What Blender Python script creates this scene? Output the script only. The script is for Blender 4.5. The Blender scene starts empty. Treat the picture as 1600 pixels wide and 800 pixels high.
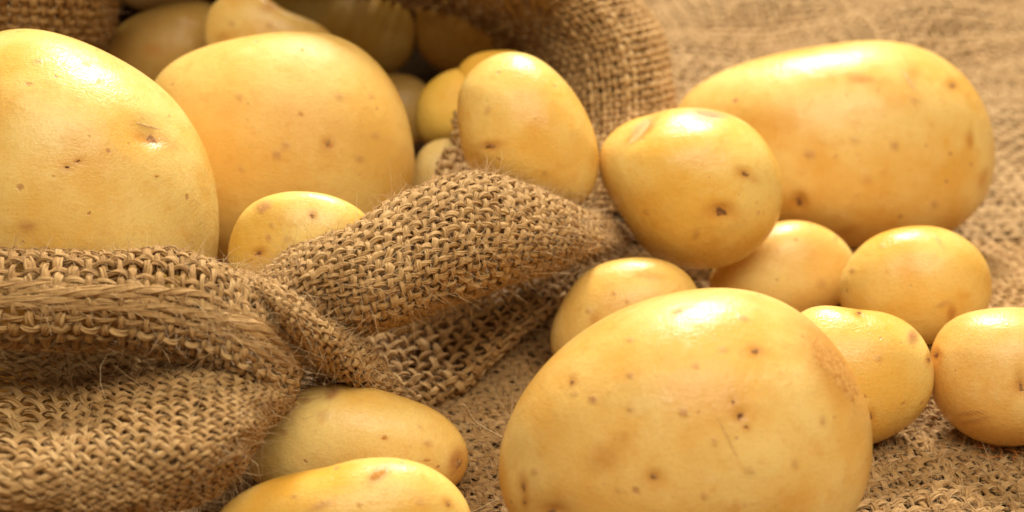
import bpy, math
import numpy as np
from mathutils import Vector, Matrix
from mathutils.bvhtree import BVHTree

sc = bpy.context.scene
rng = np.random.default_rng(11)

# ------------------------------------------------------------------ camera
PITCH, CAM_H, LENS = math.radians(25.0), 0.19, 60.0
cam_d = bpy.data.cameras.new('camera')
cam = bpy.data.objects.new('camera', cam_d)
sc.collection.objects.link(cam)
cam.location = (0, 0, CAM_H)
cam.rotation_euler = (math.pi / 2 - PITCH, 0, 0)
cam_d.lens, cam_d.sensor_width = LENS, 36.0
cam_d.clip_start, cam_d.clip_end = 0.01, 50
cam_d.dof.use_dof = True
cam_d.dof.focus_distance = 0.342
cam_d.dof.aperture_fstop = 14
sc.camera = cam

# ------------------------------------------------------------------ light (indoor still life: soft window behind, soft fill in front)
world = bpy.data.worlds.new('World')
sc.world = world
world.use_nodes = True
bgn = world.node_tree.nodes['Background']
bgn.inputs[0].default_value = (1.0, 0.80, 0.58, 1)
bgn.inputs[1].default_value = 0.21


def area(name, loc, target, size, size_y, power, col):
    l = bpy.data.lights.new(name, 'AREA')
    l.shape, l.size, l.size_y, l.energy, l.color = 'RECTANGLE', size, size_y, power, col
    o = bpy.data.objects.new(name, l)
    sc.collection.objects.link(o)
    o.location = loc
    d = Vector(target) - Vector(loc)
    o.rotation_euler = d.to_track_quat('-Z', 'Y').to_euler()
    return o


area('window_light', (0.10, 1.04, 0.86), (0.04, 0.37, 0.03), 0.22, 0.20, 21.0, (1.0, 0.94, 0.83))
area('front_fill_light', (0.16, -0.16, 1.04), (0.02, 0.36, 0.03), 0.9, 0.6, 14.5, (1.0, 0.90, 0.73))

sc.view_settings.view_transform = 'Standard'
sc.view_settings.look = 'None'
sc.view_settings.exposure = 0.0
sc.view_settings.gamma = 1.0
sc.cycles.use_denoising = True
sc.cycles.max_bounces = 8
sc.cycles.diffuse_bounces = 4
sc.cycles.sample_clamp_indirect = 6

# ------------------------------------------------------------------ helpers
FPX = LENS / 36.0 * 1600
RV = np.array([1.0, 0, 0])
UV = np.array([0, math.sin(PITCH), math.cos(PITCH)])
FV = np.array([0, math.cos(PITCH), -math.sin(PITCH)])
CV = np.array([0, 0, CAM_H])


def at(px, py, d):
    px, py, d = np.asarray(px, float), np.asarray(py, float), np.asarray(d, float)
    return (CV + d[..., None] * (FV + ((px - 800) / FPX)[..., None] * RV - ((py - 400) / FPX)[..., None] * UV))


def to_px(P):
    q = P - CV
    d = q @ FV
    return np.stack([800 + FPX * (q @ RV) / d, 400 - FPX * (q @ UV) / d, d], -1)


def build(name, V, Q, mat, parent=None, attrs=None, loc=None, tris=False):
    V = np.asarray(V, np.float32)
    if loc is not None:
        V = V - np.asarray(loc, np.float32)
    Q = np.asarray(Q, np.int32)
    k = Q.shape[1]
    me = bpy.data.meshes.new(name)
    me.vertices.add(len(V))
    me.vertices.foreach_set('co', V.ravel())
    me.loops.add(Q.size)
    me.loops.foreach_set('vertex_index', Q.ravel())
    me.polygons.add(len(Q))
    me.polygons.foreach_set('loop_start', np.arange(0, Q.size, k, dtype=np.int32))
    me.polygons.foreach_set('loop_total', np.full(len(Q), k, np.int32))
    me.polygons.foreach_set('use_smooth', np.ones(len(Q), bool))
    for an, (typ, data) in (attrs or {}).items():
        a = me.attributes.new(an, typ, 'POINT')
        a.data.foreach_set('vector' if typ == 'FLOAT_VECTOR' else 'value', np.asarray(data, np.float32).ravel())
    me.update(calc_edges=True)
    me.materials.append(mat)
    o = bpy.data.objects.new(name, me)
    sc.collection.objects.link(o)
    if loc is not None:
        o.location = loc
    if parent is not None:
        o.parent = parent
        if loc is None and parent.type == 'MESH':
            o.matrix_parent_inverse = Matrix.Translation(parent.location).inverted()
    return o


def tag(o, label, cat, group=None, kind=None):
    o['label'], o['category'] = label, cat
    if group:
        o['group'] = group
    if kind:
        o['kind'] = kind
    return o


def norm(a):
    return a / np.maximum(np.linalg.norm(a, axis=-1, keepdims=True), 1e-12)


# ------------------------------------------------------------------ materials
def new_mat(name):
    m = bpy.data.materials.new(name)
    m.use_nodes = True
    nt = m.node_tree
    b = nt.nodes['Principled BSDF']
    return m, nt, b


def N(nt, typ, **kw):
    n = nt.nodes.new(typ)
    for k, v in kw.items():
        if k.startswith('i_'):
            n.inputs[int(k[2:])].default_value = v
        else:
            setattr(n, k, v)
    return n


def math_node(nt, op, a, b=None, c=None, clamp=False):
    n = nt.nodes.new('ShaderNodeMath')
    n.operation, n.use_clamp = op, clamp
    for i, x in enumerate((a, b, c)):
        if x is None:
            continue
        if isinstance(x, (int, float)):
            n.inputs[i].default_value = x
        else:
            nt.links.new(x, n.inputs[i])
    return n.outputs[0]


def mix(nt, f, a, b):
    n = nt.nodes.new('ShaderNodeMix')
    n.data_type = 'RGBA'
    for sock, x in ((n.inputs[0], f), (n.inputs[6], a), (n.inputs[7], b)):
        if isinstance(x, (int, float)):
            sock.default_value = x
        elif isinstance(x, tuple):
            sock.default_value = (*x, 1)
        else:
            nt.links.new(x, sock)
    return n.outputs[2]


def noise(nt, vec, scale, detail=3, rough=0.55):
    n = N(nt, 'ShaderNodeTexNoise')
    n.inputs['Scale'].default_value = scale
    n.inputs['Detail'].default_value = detail
    n.inputs['Roughness'].default_value = rough
    nt.links.new(vec, n.inputs['Vector'])
    return n


def smooth(nt, x, lo, hi):
    n = nt.nodes.new('ShaderNodeMapRange')
    n.interpolation_type = 'SMOOTHSTEP'
    nt.links.new(x, n.inputs[0])
    n.inputs[1].default_value, n.inputs[2].default_value = lo, hi
    n.inputs[3].default_value, n.inputs[4].default_value = 0, 1
    return n.outputs[0]


def potato_material(name, c_lo, c_hi, dots=1.0, gloss=0.28, cell=165.0):
    m, nt, b = new_mat(name)
    L = nt.links
    tc = N(nt, 'ShaderNodeTexCoord')
    oi = N(nt, 'ShaderNodeObjectInfo')
    off = N(nt, 'ShaderNodeVectorMath', operation='MULTIPLY_ADD')
    comb = N(nt, 'ShaderNodeCombineXYZ')
    for i in range(3):
        L.new(math_node(nt, 'MULTIPLY', oi.outputs['Random'], 3.1 + 2.3 * i), comb.inputs[i])
    L.new(comb.outputs[0], off.inputs[0])
    off.inputs[1].default_value = (1, 1, 1)
    L.new(tc.outputs['Object'], off.inputs[2])
    P = off.outputs[0]
    big = noise(nt, P, 55, 3, 0.5)
    mid = noise(nt, P, 260, 4, 0.6)
    fine = noise(nt, P, 1500, 3, 0.65)
    f = smooth(nt, big.outputs[0], 0.34, 0.66)
    col = mix(nt, f, c_lo, c_hi)
    blot = smooth(nt, mid.outputs[0], 0.52, 0.75)
    col = mix(nt, math_node(nt, 'MULTIPLY', blot, 0.40), col, tuple(x * y for x, y in zip(c_lo, (0.88, 0.72, 0.5))))
    pale = smooth(nt, noise(nt, P, 120, 5, 0.7).outputs[0], 0.56, 0.72)
    col = mix(nt, math_node(nt, 'MULTIPLY', pale, 0.34), col, tuple(min(1, x * y) for x, y in zip(c_hi, (1.06, 1.14, 1.5))))
    col = mix(nt, math_node(nt, 'MULTIPLY', smooth(nt, fine.outputs[0], 0.45, 0.75), 0.22), col, tuple(x * 0.7 for x in c_lo))
    fleck = smooth(nt, noise(nt, P, 1900, 4, 0.75).outputs[0], 0.57, 0.70)
    col = mix(nt, math_node(nt, 'MULTIPLY', fleck, 0.20), col, tuple(min(1, x * y) for x, y in zip(c_hi, (1.08, 1.18, 1.7))))
    hs = N(nt, 'ShaderNodeHueSaturation')
    L.new(math_node(nt, 'MULTIPLY_ADD', oi.outputs['Random'], 0.008, 0.496), hs.inputs['Hue'])
    rr = N(nt, 'ShaderNodeTexWhiteNoise', noise_dimensions='1D')
    L.new(oi.outputs['Random'], rr.inputs['W'])
    L.new(math_node(nt, 'MULTIPLY_ADD', rr.outputs['Value'], 0.08, 0.97), hs.inputs['Saturation'])
    L.new(col, hs.inputs['Color'])
    col = hs.outputs[0]
    # lenticels: small sunken corky dots
    wob = N(nt, 'ShaderNodeVectorMath', operation='MULTIPLY_ADD')
    L.new(noise(nt, P, 900, 2).outputs[1], wob.inputs[0])
    wob.inputs[1].default_value = (0.0011,) * 3
    L.new(P, wob.inputs[2])
    masks = []
    for sc_, rmax, keep in ((cell, 0.155, 0.5), (cell * 1.9, 0.15, 0.62)):
        v = N(nt, 'ShaderNodeTexVoronoi')
        v.inputs['Scale'].default_value = sc_
        L.new(wob.outputs[0], v.inputs['Vector'])
        sepc = N(nt, 'ShaderNodeSeparateColor')
        L.new(v.outputs['Color'], sepc.inputs[0])
        sz = math_node(nt, 'MULTIPLY', smooth(nt, sepc.outputs[0], keep, 1.0), rmax)
        sz = math_node(nt, 'ADD', sz, 0.0001)
        ratio = math_node(nt, 'DIVIDE', v.outputs['Distance'], sz)
        mk = math_node(nt, 'SUBTRACT', 1.0, smooth(nt, ratio, 0.55, 1.1))
        core = math_node(nt, 'SUBTRACT', 1.0, smooth(nt, ratio, 0.1, 0.55))
        tint = sepc.outputs[1]
        masks.append((mk, core, tint))
    for mk, core, tint in masks:
        dc = mix(nt, tint, (0.38, 0.15, 0.045), (0.50, 0.25, 0.12))
        col = mix(nt, math_node(nt, 'MULTIPLY', mk, 0.62 * dots), col, dc)
        col = mix(nt, math_node(nt, 'MULTIPLY', core, 0.45 * dots), col, (0.28, 0.11, 0.035))
    # stains round the eyes and bruises (attributes set where they are on this potato)
    at1 = N(nt, 'ShaderNodeAttribute', attribute_name='stain')
    at2 = N(nt, 'ShaderNodeAttribute', attribute_name='corky')
    nb = noise(nt, P, 700, 4, 0.7).outputs[0]
    s1 = math_node(nt, 'MULTIPLY', at1.outputs['Fac'], math_node(nt, 'MULTIPLY_ADD', nb, 1.1, 0.4), clamp=True)
    col = mix(nt, s1, col, (0.50, 0.20, 0.030))
    s2 = math_node(nt, 'MULTIPLY', at2.outputs['Fac'], math_node(nt, 'MULTIPLY_ADD', nb, 1.6, 0.2), clamp=True)
    col = mix(nt, s2, col, (0.44, 0.20, 0.07))
    L.new(col, b.inputs['Base Color'])
    r = math_node(nt, 'MULTIPLY_ADD', mid.outputs[0], 0.16, gloss - 0.06)
    r = math_node(nt, 'MULTIPLY_ADD', s2, 0.3, r)
    r = math_node(nt, 'MULTIPLY_ADD', masks[0][0], 0.2, r)
    L.new(r, b.inputs['Roughness'])
    b.inputs['Specular IOR Level'].default_value = 0.33
    b.inputs['Subsurface Weight'].default_value = 0.17
    b.inputs['Subsurface Radius'].default_value = (1.0, 0.5, 0.12)
    b.inputs['Subsurface Scale'].default_value = 0.0032
    # relief: pores, flaky streaks, fine grain
    mp = N(nt, 'ShaderNodeMapping')
    mp.inputs['Rotation'].default_value = (0.4, 0.3, 0.6)
    mp.inputs['Scale'].default_value = (420, 2300, 1500)
    L.new(P, mp.inputs[0])
    st = noise(nt, mp.outputs[0], 1.0, 2, 0.6).outputs[0]
    h = math_node(nt, 'MULTIPLY', st, 0.00012)
    h = math_node(nt, 'MULTIPLY_ADD', fine.outputs[0], 0.00018, h)
    h = math_node(nt, 'MULTIPLY_ADD', mid.outputs[0], 0.00018, h)
    for mk, core, tint in masks:
        h = math_node(nt, 'MULTIPLY_ADD', mk, -0.00016, h)
    h = math_node(nt, 'MULTIPLY_ADD', s2, 0.0003, h)
    h = math_node(nt, 'MULTIPLY_ADD', fleck, 0.00005, h)
    h = math_node(nt, 'MULTIPLY_ADD', noise(nt, P, 110, 2, 0.5).outputs[0], 0.0009, h)
    bp = N(nt, 'ShaderNodeBump')
    bp.inputs['Strength'].default_value = 0.55
    bp.inputs['Distance'].default_value = 1.0
    L.new(h, bp.inputs['Height'])
    L.new(bp.outputs[0], b.inputs['Normal'])
    return m


M_POT = potato_material('potato_skin', (0.73, 0.412, 0.078), (0.80, 0.56, 0.175))
M_POT_O = potato_material('potato_skin_golden', (0.73, 0.41, 0.075), (0.78, 0.505, 0.13), dots=0.8, gloss=0.46)
M_POT_S = potato_material('potato_skin_small', (0.74, 0.425, 0.09), (0.80, 0.56, 0.18), dots=0.8, gloss=0.26, cell=230.0)
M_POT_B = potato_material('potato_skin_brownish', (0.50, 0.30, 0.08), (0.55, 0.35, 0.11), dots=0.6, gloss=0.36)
M_POT_P = potato_material('potato_skin_pale', (0.76, 0.54, 0.17), (0.80, 0.60, 0.23), dots=0.6, gloss=0.4)


def scab_material(name, c1, c2):
    m, nt, b = new_mat(name)
    tc = N(nt, 'ShaderNodeTexCoord')
    n1 = noise(nt, tc.outputs['Object'], 900, 4, 0.7)
    n2 = noise(nt, tc.outputs['Object'], 2600, 3, 0.7)
    col = mix(nt, smooth(nt, n1.outputs[0], 0.35, 0.65), c1, c2)
    nt.links.new(col, b.inputs['Base Color'])
    b.inputs['Roughness'].default_value = 0.7
    b.inputs['Specular IOR Level'].default_value = 0.25
    bp = N(nt, 'ShaderNodeBump')
    bp.inputs['Distance'].default_value = 0.0004
    bp.inputs['Strength'].default_value = 0.7
    nt.links.new(n2.outputs[0], bp.inputs['Height'])
    nt.links.new(bp.outputs[0], b.inputs['Normal'])
    return m


M_EYE = scab_material('dark_cork', (0.13, 0.052, 0.016), (0.36, 0.17, 0.055))
M_EYE_SOFT = scab_material('brown_cork', (0.26, 0.11, 0.032), (0.50, 0.27, 0.09))
M_SCAR = scab_material('scar_cork', (0.48, 0.205, 0.036), (0.66, 0.35, 0.085))
M_LINE = scab_material('scratch_cork', (0.64, 0.38, 0.13), (0.74, 0.48, 0.20))


def burlap_material(name, c_dark, c_mid, c_light, translucent=0.0):
    m, nt, b = new_mat(name)
    L = nt.links
    a = N(nt, 'ShaderNodeAttribute', attribute_name='fib')
    sep = N(nt, 'ShaderNodeSeparateXYZ')
    L.new(a.outputs['Vector'], sep.inputs[0])
    cm = N(nt, 'ShaderNodeCombineXYZ')
    L.new(math_node(nt, 'MULTIPLY', sep.outputs[0], 0.35), cm.inputs[0])
    L.new(math_node(nt, 'MULTIPLY', sep.outputs[1], 2.4), cm.inputs[1])
    L.new(math_node(nt, 'MULTIPLY', sep.outputs[2], 57.0), cm.inputs[2])
    fn = noise(nt, cm.outputs[0], 1.0, 3, 0.6).outputs[0]
    tone = sep.outputs[2]
    t = math_node(nt, 'ADD', math_node(nt, 'MULTIPLY', fn, 0.8), math_node(nt, 'MULTIPLY', tone, 0.42))
    t = math_node(nt, 'SUBTRACT', t, 0.13)
    col = mix(nt, smooth(nt, t, 0.1, 0.5), c_dark, c_mid)
    col = mix(nt, smooth(nt, t, 0.42, 0.85), col, c_light)
    L.new(col, b.inputs['Base Color'])
    b.inputs['Roughness'].default_value = 0.62
    b.inputs['Specular IOR Level'].default_value = 0.12
    bp = N(nt, 'ShaderNodeBump')
    bp.inputs['Distance'].default_value = 0.0005
    bp.inputs['Strength'].default_value = 0.6
    L.new(fn, bp.inputs['Height'])
    L.new(bp.outputs[0], b.inputs['Normal'])
    return m


M_JUTE = burlap_material('jute_yarn', (0.27, 0.137, 0.045), (0.44, 0.26, 0.10), (0.58, 0.38, 0.168))
M_JUTE_F = burlap_material('jute_fibre', (0.45, 0.29, 0.13), (0.58, 0.39, 0.20), (0.70, 0.52, 0.30))
M_FAR = burlap_material('far_cloth_yarn', (0.355, 0.213, 0.092), (0.405, 0.252, 0.112), (0.45, 0.292, 0.136))
M_CLOTH = burlap_material('cloth_yarn', (0.23, 0.118, 0.039), (0.385, 0.225, 0.085), (0.52, 0.335, 0.155))
M_RED = burlap_material('red_fibre', (0.40, 0.10, 0.02), (0.55, 0.16, 0.03), (0.65, 0.25, 0.06))


def sheet_material(name, c1, c2, scale):
    m, nt, b = new_mat(name)
    L = nt.links
    tc = N(nt, 'ShaderNodeTexCoord')
    u = N(nt, 'ShaderNodeAttribute', attribute_name='fib')
    w = []
    for d in ('X', 'Y'):
        n = N(nt, 'ShaderNodeTexWave', bands_direction=d)
        n.inputs['Scale'].default_value = scale
        n.inputs['Distortion'].default_value = 1.5
        n.inputs['Detail'].default_value = 2
        L.new(u.outputs['Vector'], n.inputs['Vector'])
        w.append(n.outputs['Fac'])
    mx = math_node(nt, 'MAXIMUM', w[0], w[1])
    n1 = noise(nt, tc.outputs['Object'], 700, 4, 0.6).outputs[0]
    f = math_node(nt, 'MULTIPLY', mx, math_node(nt, 'MULTIPLY_ADD', n1, 0.8, 0.5), clamp=True)
    L.new(mix(nt, f, c1, c2), b.inputs['Base Color'])
    b.inputs['Roughness'].default_value = 0.85
    bp = N(nt, 'ShaderNodeBump')
    bp.inputs['Distance'].default_value = 0.001
    L.new(f, bp.inputs['Height'])
    L.new(bp.outputs[0], b.inputs['Normal'])
    return m


M_SHEET = sheet_material('sack_body_shaded_cloth', (0.10, 0.052, 0.019), (0.27, 0.15, 0.058), 100.0)  # darker than plain burlap: shade behind the weave gaps is put into the colour
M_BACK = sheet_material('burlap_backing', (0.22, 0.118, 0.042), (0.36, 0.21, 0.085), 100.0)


# ------------------------------------------------------------------ ground height
def ground_z(x, y):
    z = 0.0022 * np.sin(x * 38 + y * 17 + 1.1) * np.sin(y * 31 - x * 14 + 0.4)
    z += 0.0012 * np.sin(x * 90 - y * 60)
    w = np.clip((y - 0.46) / 0.1, 0, 1)
    z += w * (0.0045 * np.sin(y * 75 + x * 32 + 0.8) + 0.003 * np.sin(y * 120 - x * 55))
    near = np.clip((0.40 - y) / 0.1, 0, 1) * 0.6
    return z * (1 - near)


# ------------------------------------------------------------------ potatoes
def cube_sphere(n):
    t = np.tan(np.linspace(-1, 1, n + 1) * math.pi / 4)
    V, Q, k = [], [], 0
    A, B = np.meshgrid(t, t, indexing='ij')
    O = np.ones_like(A)
    idx = np.arange((n + 1) ** 2).reshape(n + 1, n + 1)
    for f in ((A, B, O), (B, A, -O), (O, A, B), (-O, B, A), (B, O, A), (A, -O, B)):
        V.append(np.stack([x.ravel() for x in f], -1))
        Q.append(np.stack([idx[:-1, :-1], idx[1:, :-1], idx[1:, 1:], idx[:-1, 1:]], -1).reshape(-1, 4) + k)
        k += (n + 1) ** 2
    V = norm(np.concatenate(V))
    Q = np.concatenate(Q)
    key = np.round(V * 1e5).astype(np.int64)
    _, first, inv = np.unique(key, axis=0, return_index=True, return_inverse=True)
    V, Q = V[first], inv.ravel()[Q]
    nn = np.cross(V[Q[:, 1]] - V[Q[:, 0]], V[Q[:, 3]] - V[Q[:, 0]])
    bad = (nn * V[Q[:, 0]]).sum(1) > 0      # local axes are left handed (right, up, forward)
    Q[bad] = Q[bad][:, ::-1]
    return V, Q


CS = {}


def outline_series(pts, K=8):
    p = np.array(pts, float)
    c = (p.max(0) + p.min(0)) / 2
    z = (p[:, 0] - c[0]) + 1j * -(p[:, 1] - c[1])
    th, r = np.angle(z), np.abs(z)
    o = np.argsort(th)
    th, r = th[o], r[o]
    T = np.concatenate([th[-3:] - 2 * math.pi, th, th[:3] + 2 * math.pi])
    Rr = np.concatenate([r[-3:], r, r[:3]])
    g = np.linspace(-math.pi, math.pi, 256, endpoint=False)
    # Catmull-Rom in polar form (non-uniform, finite-difference tangents)
    m = np.gradient(Rr, T)
    i = np.clip(np.searchsorted(T, g, side='right') - 1, 0, len(T) - 2)
    h = T[i + 1] - T[i]
    s = (g - T[i]) / h
    R = ((2 * s ** 3 - 3 * s ** 2 + 1) * Rr[i] + (s ** 3 - 2 * s ** 2 + s) * h * m[i]
         + (-2 * s ** 3 + 3 * s ** 2) * Rr[i + 1] + (s ** 3 - s ** 2) * h * m[i + 1])
    w = R * np.exp(1j * g)
    ks = np.arange(-K, K + 1)
    cf = np.array([(w * np.exp(-1j * k * g)).mean() for k in ks])
    cf *= np.where(np.abs(ks) > 5, 0.7, 1.0)
    return c, ks, cf


def make_potato(label, pts, group, mat, depth=None, thick=0.9, n=40, marks=(), lump=0.018, seed=0, name='potato', tilt=0.0):
    c, ks, cf = outline_series(pts)
    if n not in CS:
        CS[n] = cube_sphere(n)
    D, Q = CS[n]
    rho = np.minimum(np.hypot(D[:, 0], D[:, 1]), 1.0)
    th = np.arctan2(D[:, 1], D[:, 0])
    w = np.zeros(len(D), complex)
    for k, a in zip(ks, cf):
        w += a * rho ** abs(k) * np.exp(1j * k * th)
    p = np.array(pts, float)
    semi = (p.max(0) - p.min(0)) / 2
    cz = thick * min(semi) * (1 + tilt * 0)
    r2 = np.random.default_rng(seed + 5)
    bump = np.zeros(len(D))
    for _ in range(10):
        kv = r2.normal(size=3) * 2.6
        bump += np.sin(D @ kv + r2.uniform(0, 6.3)) / 10 ** 0.5
    loc = np.stack([w.real, w.imag, D[:, 2] * cz], -1)
    # a lean in depth, the silhouette stays
    loc[:, 2] += tilt * w.imag * (1 - rho ** 4)
    loc *= (1 + lump * bump * (1 - rho ** 6))[:, None]

    def place(d):
        return at(c[0], c[1], d) + (loc * (d / FPX)) @ np.stack([RV, UV, FV])
    if depth is None:
        lo, hi = 0.2, 0.8
        for _ in range(40):
            d = (lo + hi) / 2
            P = place(d)
            i = P[:, 2].argmin()
            if P[i, 2] > ground_z(P[i, 0], P[i, 1]) + 0.0004:
                lo = d
            else:
                hi = d
        depth = d
    V = place(depth)
    org = at(c[0], c[1], depth)
    stain, corky = np.zeros(len(V)), np.zeros(len(V))
    px = to_px(V)
    front = D[:, 2] < 0.12
    todo = []
    nrm = norm(D / np.array([semi[0], semi[1], cz]) @ np.stack([RV, UV, FV]))
    for mk in marks:
        kind, mx, my, rx, ry = mk[:5]
        rot = math.radians(mk[5]) if len(mk) > 5 else 0.0
        amt = mk[6] if len(mk) > 6 else 1.0
        dx, dy = px[:, 0] - mx, px[:, 1] - my
        a = (dx * math.cos(rot) + dy * math.sin(rot)) / rx
        b_ = (-dx * math.sin(rot) + dy * math.cos(rot)) / ry
        q2 = a * a + b_ * b_
        g = np.exp(-q2 * 0.9) * front
        mm = min(rx, ry) * depth / FPX
        if kind == 'eye':
            V -= nrm * (g * mm * 0.40 * amt)[:, None]
            V += nrm * (np.exp(-(np.sqrt(q2) - 1.9) ** 2 * 2.0) * front * mm * 0.07 * amt)[:, None]
            stain = np.maximum(stain, np.exp(-q2 * 0.45) * front * 0.85)
            todo.append(mk)
        elif kind == 'dent':
            V -= nrm * (g * mm * 0.55 * amt)[:, None]
        elif kind == 'bulge':
            V += nrm * (g * mm * 0.3 * amt)[:, None]
        elif kind == 'stain':
            stain = np.maximum(stain, np.exp(-q2 ** 1.5 * 0.8) * front * amt)
        elif kind == 'cork':
            corky = np.maximum(corky, np.exp(-q2 ** 1.5 * 0.8) * front * amt)
        elif kind in ('scar', 'scab', 'line'):
            todo.append(mk)
            stain = np.maximum(stain, np.exp(-q2 * 0.6) * front * 0.4)
    o = build(name, V, Q, mat, attrs={'stain': ('FLOAT', stain), 'corky': ('FLOAT', corky)}, loc=org)
    tag(o, label, 'potato', group)
    if todo:
        bvh = BVHTree.FromPolygons([Vector(v) for v in V], [tuple(q) for q in Q.tolist()])
        for j, mk in enumerate(todo):
            add_skin_mark(o, bvh, mk, org, seed * 31 + j)
    return o


def add_skin_mark(o, bvh, mk, org, seed):
    kind, mx, my, rx, ry = mk[:5]
    rot = math.radians(mk[5]) if len(mk) > 5 else 0.0
    r2 = np.random.default_rng(seed)
    na, nr = 22, 6
    ph = r2.uniform(0, 6.3, 5)
    V, ok = [], True
    shrink = 0.62 if kind == 'eye' else 1.0
    rag = 0.26 if kind != 'line' else 0.08
    for ir in range(nr + 1):
        f = ir / nr
        for ia in range(na if ir else 1):
            t = 2 * math.pi * ia / na
            R = 1 + rag * (math.sin(2 * t + ph[0]) * 0.6 + math.sin(3 * t + ph[1]) * 0.7 + math.sin(5 * t + ph[2]) * 0.5 + 0.4 * math.sin(8 * t + ph[3]))
            x, y = f * R * rx * shrink * math.cos(t), f * R * ry * shrink * math.sin(t)
            qx, qy = mx + x * math.cos(rot) - y * math.sin(rot), my + x * math.sin(rot) + y * math.cos(rot)
            d = norm(at(qx, qy, 1.0) - CV)
            hit, nn, _, _ = bvh.ray_cast(Vector(CV), Vector(d))
            if hit is None or (hit - Vector(CV)).length > np.linalg.norm(org - CV) + 0.01:
                dist = np.linalg.norm(org - CV)
                hit, nn, _, _ = bvh.find_nearest(Vector(CV + d * dist))
            elif nn.dot(Vector(d)) > 0:
                nn = -nn
            k = r2.uniform(0.3, 1.2)
            hgt = {'eye': 0.00016, 'scab': 0.00007, 'scar': 0.00008, 'line': 0.00010}[kind]
            V.append(np.array(hit + nn * (hgt * k * (1 - f ** 3) - 0.00008 * f ** 4)))
    if not ok:
        return
    Q = []
    for ir in range(nr):
        for ia in range(na):
            b_ = (ia + 1) % na
            if ir == 0:
                continue
            i0, i1 = 1 + (ir - 1) * na, 1 + ir * na
            Q.append((i0 + ia, i1 + ia, i1 + b_, i0 + b_))
    T = [(0, 1 + ia, 1 + (ia + 1) % na, 0) for ia in range(na)]
    V = np.array(V)
    me = bpy.data.meshes.new(kind)
    me.from_pydata([tuple(v - org) for v in V], [], [t[:3] for t in T] + Q)
    me.polygons.foreach_set('use_smooth', np.ones(len(me.polygons), bool))
    me.materials.append({'eye': M_EYE if (mk[6] if len(mk) > 6 else 1) > 0.85 else M_EYE_SOFT, 'line': M_LINE}.get(kind, M_SCAR))
    c = bpy.data.objects.new({'eye': 'eye', 'scab': 'scab', 'scar': 'scar', 'line': 'scratch'}[kind], me)
    sc.collection.objects.link(c)
    c.parent = o


G_IN, G_OUT = 'potatoes inside the burlap sack', 'potatoes lying on the burlap cloth'

make_potato('very large pale potato at the left edge behind the folded sack rim',
    [(20,48),(65,49),(125,62),(165,82),(205,104),(240,125),(282,170),(320,235),(337,310),(339,370),(330,430),(300,485),(200,525),(80,530),(-30,490),(-95,400),(-120,290),(-100,180),(-55,90),(-15,55)],
    G_IN, M_POT, depth=0.362, thick=0.88, n=60, seed=1,
    marks=[('dent',233,205,34,22,10,0.8),('eye',237,218,17,10,8,.8),('line',232,197,24,2.6,16),('stain',244,220,38,16,12,0.8),('eye',121,252,9,3.4,-20),('eye',105,261,7,4,-20),
           ('cork',60,95,9,3,-15,.6),('cork',43,352,11,8,0,.55),('stain',40,360,20,12,0,.3),('scar',245,275,4,3),('cork',136,100,6,3,0,.8),('cork',155,126,5,2.5,0,.7)])
make_potato('big smooth golden potato in the middle of the sack mouth, shaded by the sack',
    [(240,125),(290,90),(350,66),(420,54),(490,50),(540,62),(590,100),(625,150),(643,210),(648,265),(640,320),(600,380),(520,420),(440,435),(340,425),(280,390),(248,330),(233,250),(230,180)],
    G_IN, M_POT_O, depth=0.412, thick=0.80, n=52, seed=2, lump=0.006,
    marks=[('eye',512,224,7,8,0,.6),('cork',433,242,6,7,0,.7),('cork',446,228,6,6,0,.6),('cork',562,248,6,6,0,.6),('cork',586,212,5,5,0,.5),('cork',530,151,6,6,0,.55),('cork',374,152,5,5,0,.5),('cork',580,150,5,5,0,.4),('cork',375,263,4,4,0,.6)])
make_potato('small freckled potato between the big golden potato and the thick sack fold',
    [(358,415),(364,362),(385,325),(420,306),(470,299),(515,305),(550,320),(578,345),(585,385),(560,425),(500,450),(430,455),(380,445)],
    G_IN, M_POT, depth=0.3535, thick=0.62, n=40, lump=0.03, seed=3,
    marks=[('cork',412,322,13,8,-20,.8),('cork',408,330,5,4,0,.7),('eye',488,337,6,6,0,.5),('cork',424,352,4,4,0,.5),('cork',450,373,7,5,0,.5),('eye',404,396,9,6,-20),('cork',420,371,4,5,0,.6)])
make_potato('dull brownish potato with a white glint, beside the hanging sack flap',
    [(160,90),(185,45),(230,18),(290,4),(340,10),(360,50),(345,105),(290,150),(225,160),(178,135)],
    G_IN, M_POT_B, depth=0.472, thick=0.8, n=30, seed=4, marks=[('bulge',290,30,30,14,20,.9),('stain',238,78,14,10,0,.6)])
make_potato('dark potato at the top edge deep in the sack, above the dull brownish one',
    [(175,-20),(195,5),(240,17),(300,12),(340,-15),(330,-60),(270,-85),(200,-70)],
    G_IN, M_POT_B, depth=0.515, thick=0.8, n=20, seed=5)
make_potato('yellow pear shaped potato peeking up behind the big golden potato at the top edge',
    [(320,62),(326,18),(348,-6),(388,-14),(420,-2),(448,16),(488,33),(525,62),(522,98),(460,118),(380,118),(333,98)],
    G_IN, M_POT, depth=0.452, thick=0.5, n=30, seed=6, marks=[('stain',420,10,16,10,0,.6),('stain',348,58,12,8,0,.5),('cork',362,36,5,4,0,.5),('cork',421,40,5,4,0,.5)])
make_potato('long blurred brown potato lying deep in the sack right of the pear shaped one',
    [(425,-15),(500,-38),(580,-35),(630,-5),(648,40),(643,85),(615,113),(560,116),(490,95),(440,55)],
    G_IN, M_POT, depth=0.515, thick=0.8, n=24, seed=7)
make_potato('dim potato in the darkest upper right corner of the sack mouth',
    [(650,40),(660,-20),(710,-55),(790,-45),(835,5),(852,60),(840,105),(780,125),(700,115),(660,88)],
    G_IN, M_POT_O, depth=0.515, thick=0.8, n=24, seed=8)
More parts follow.
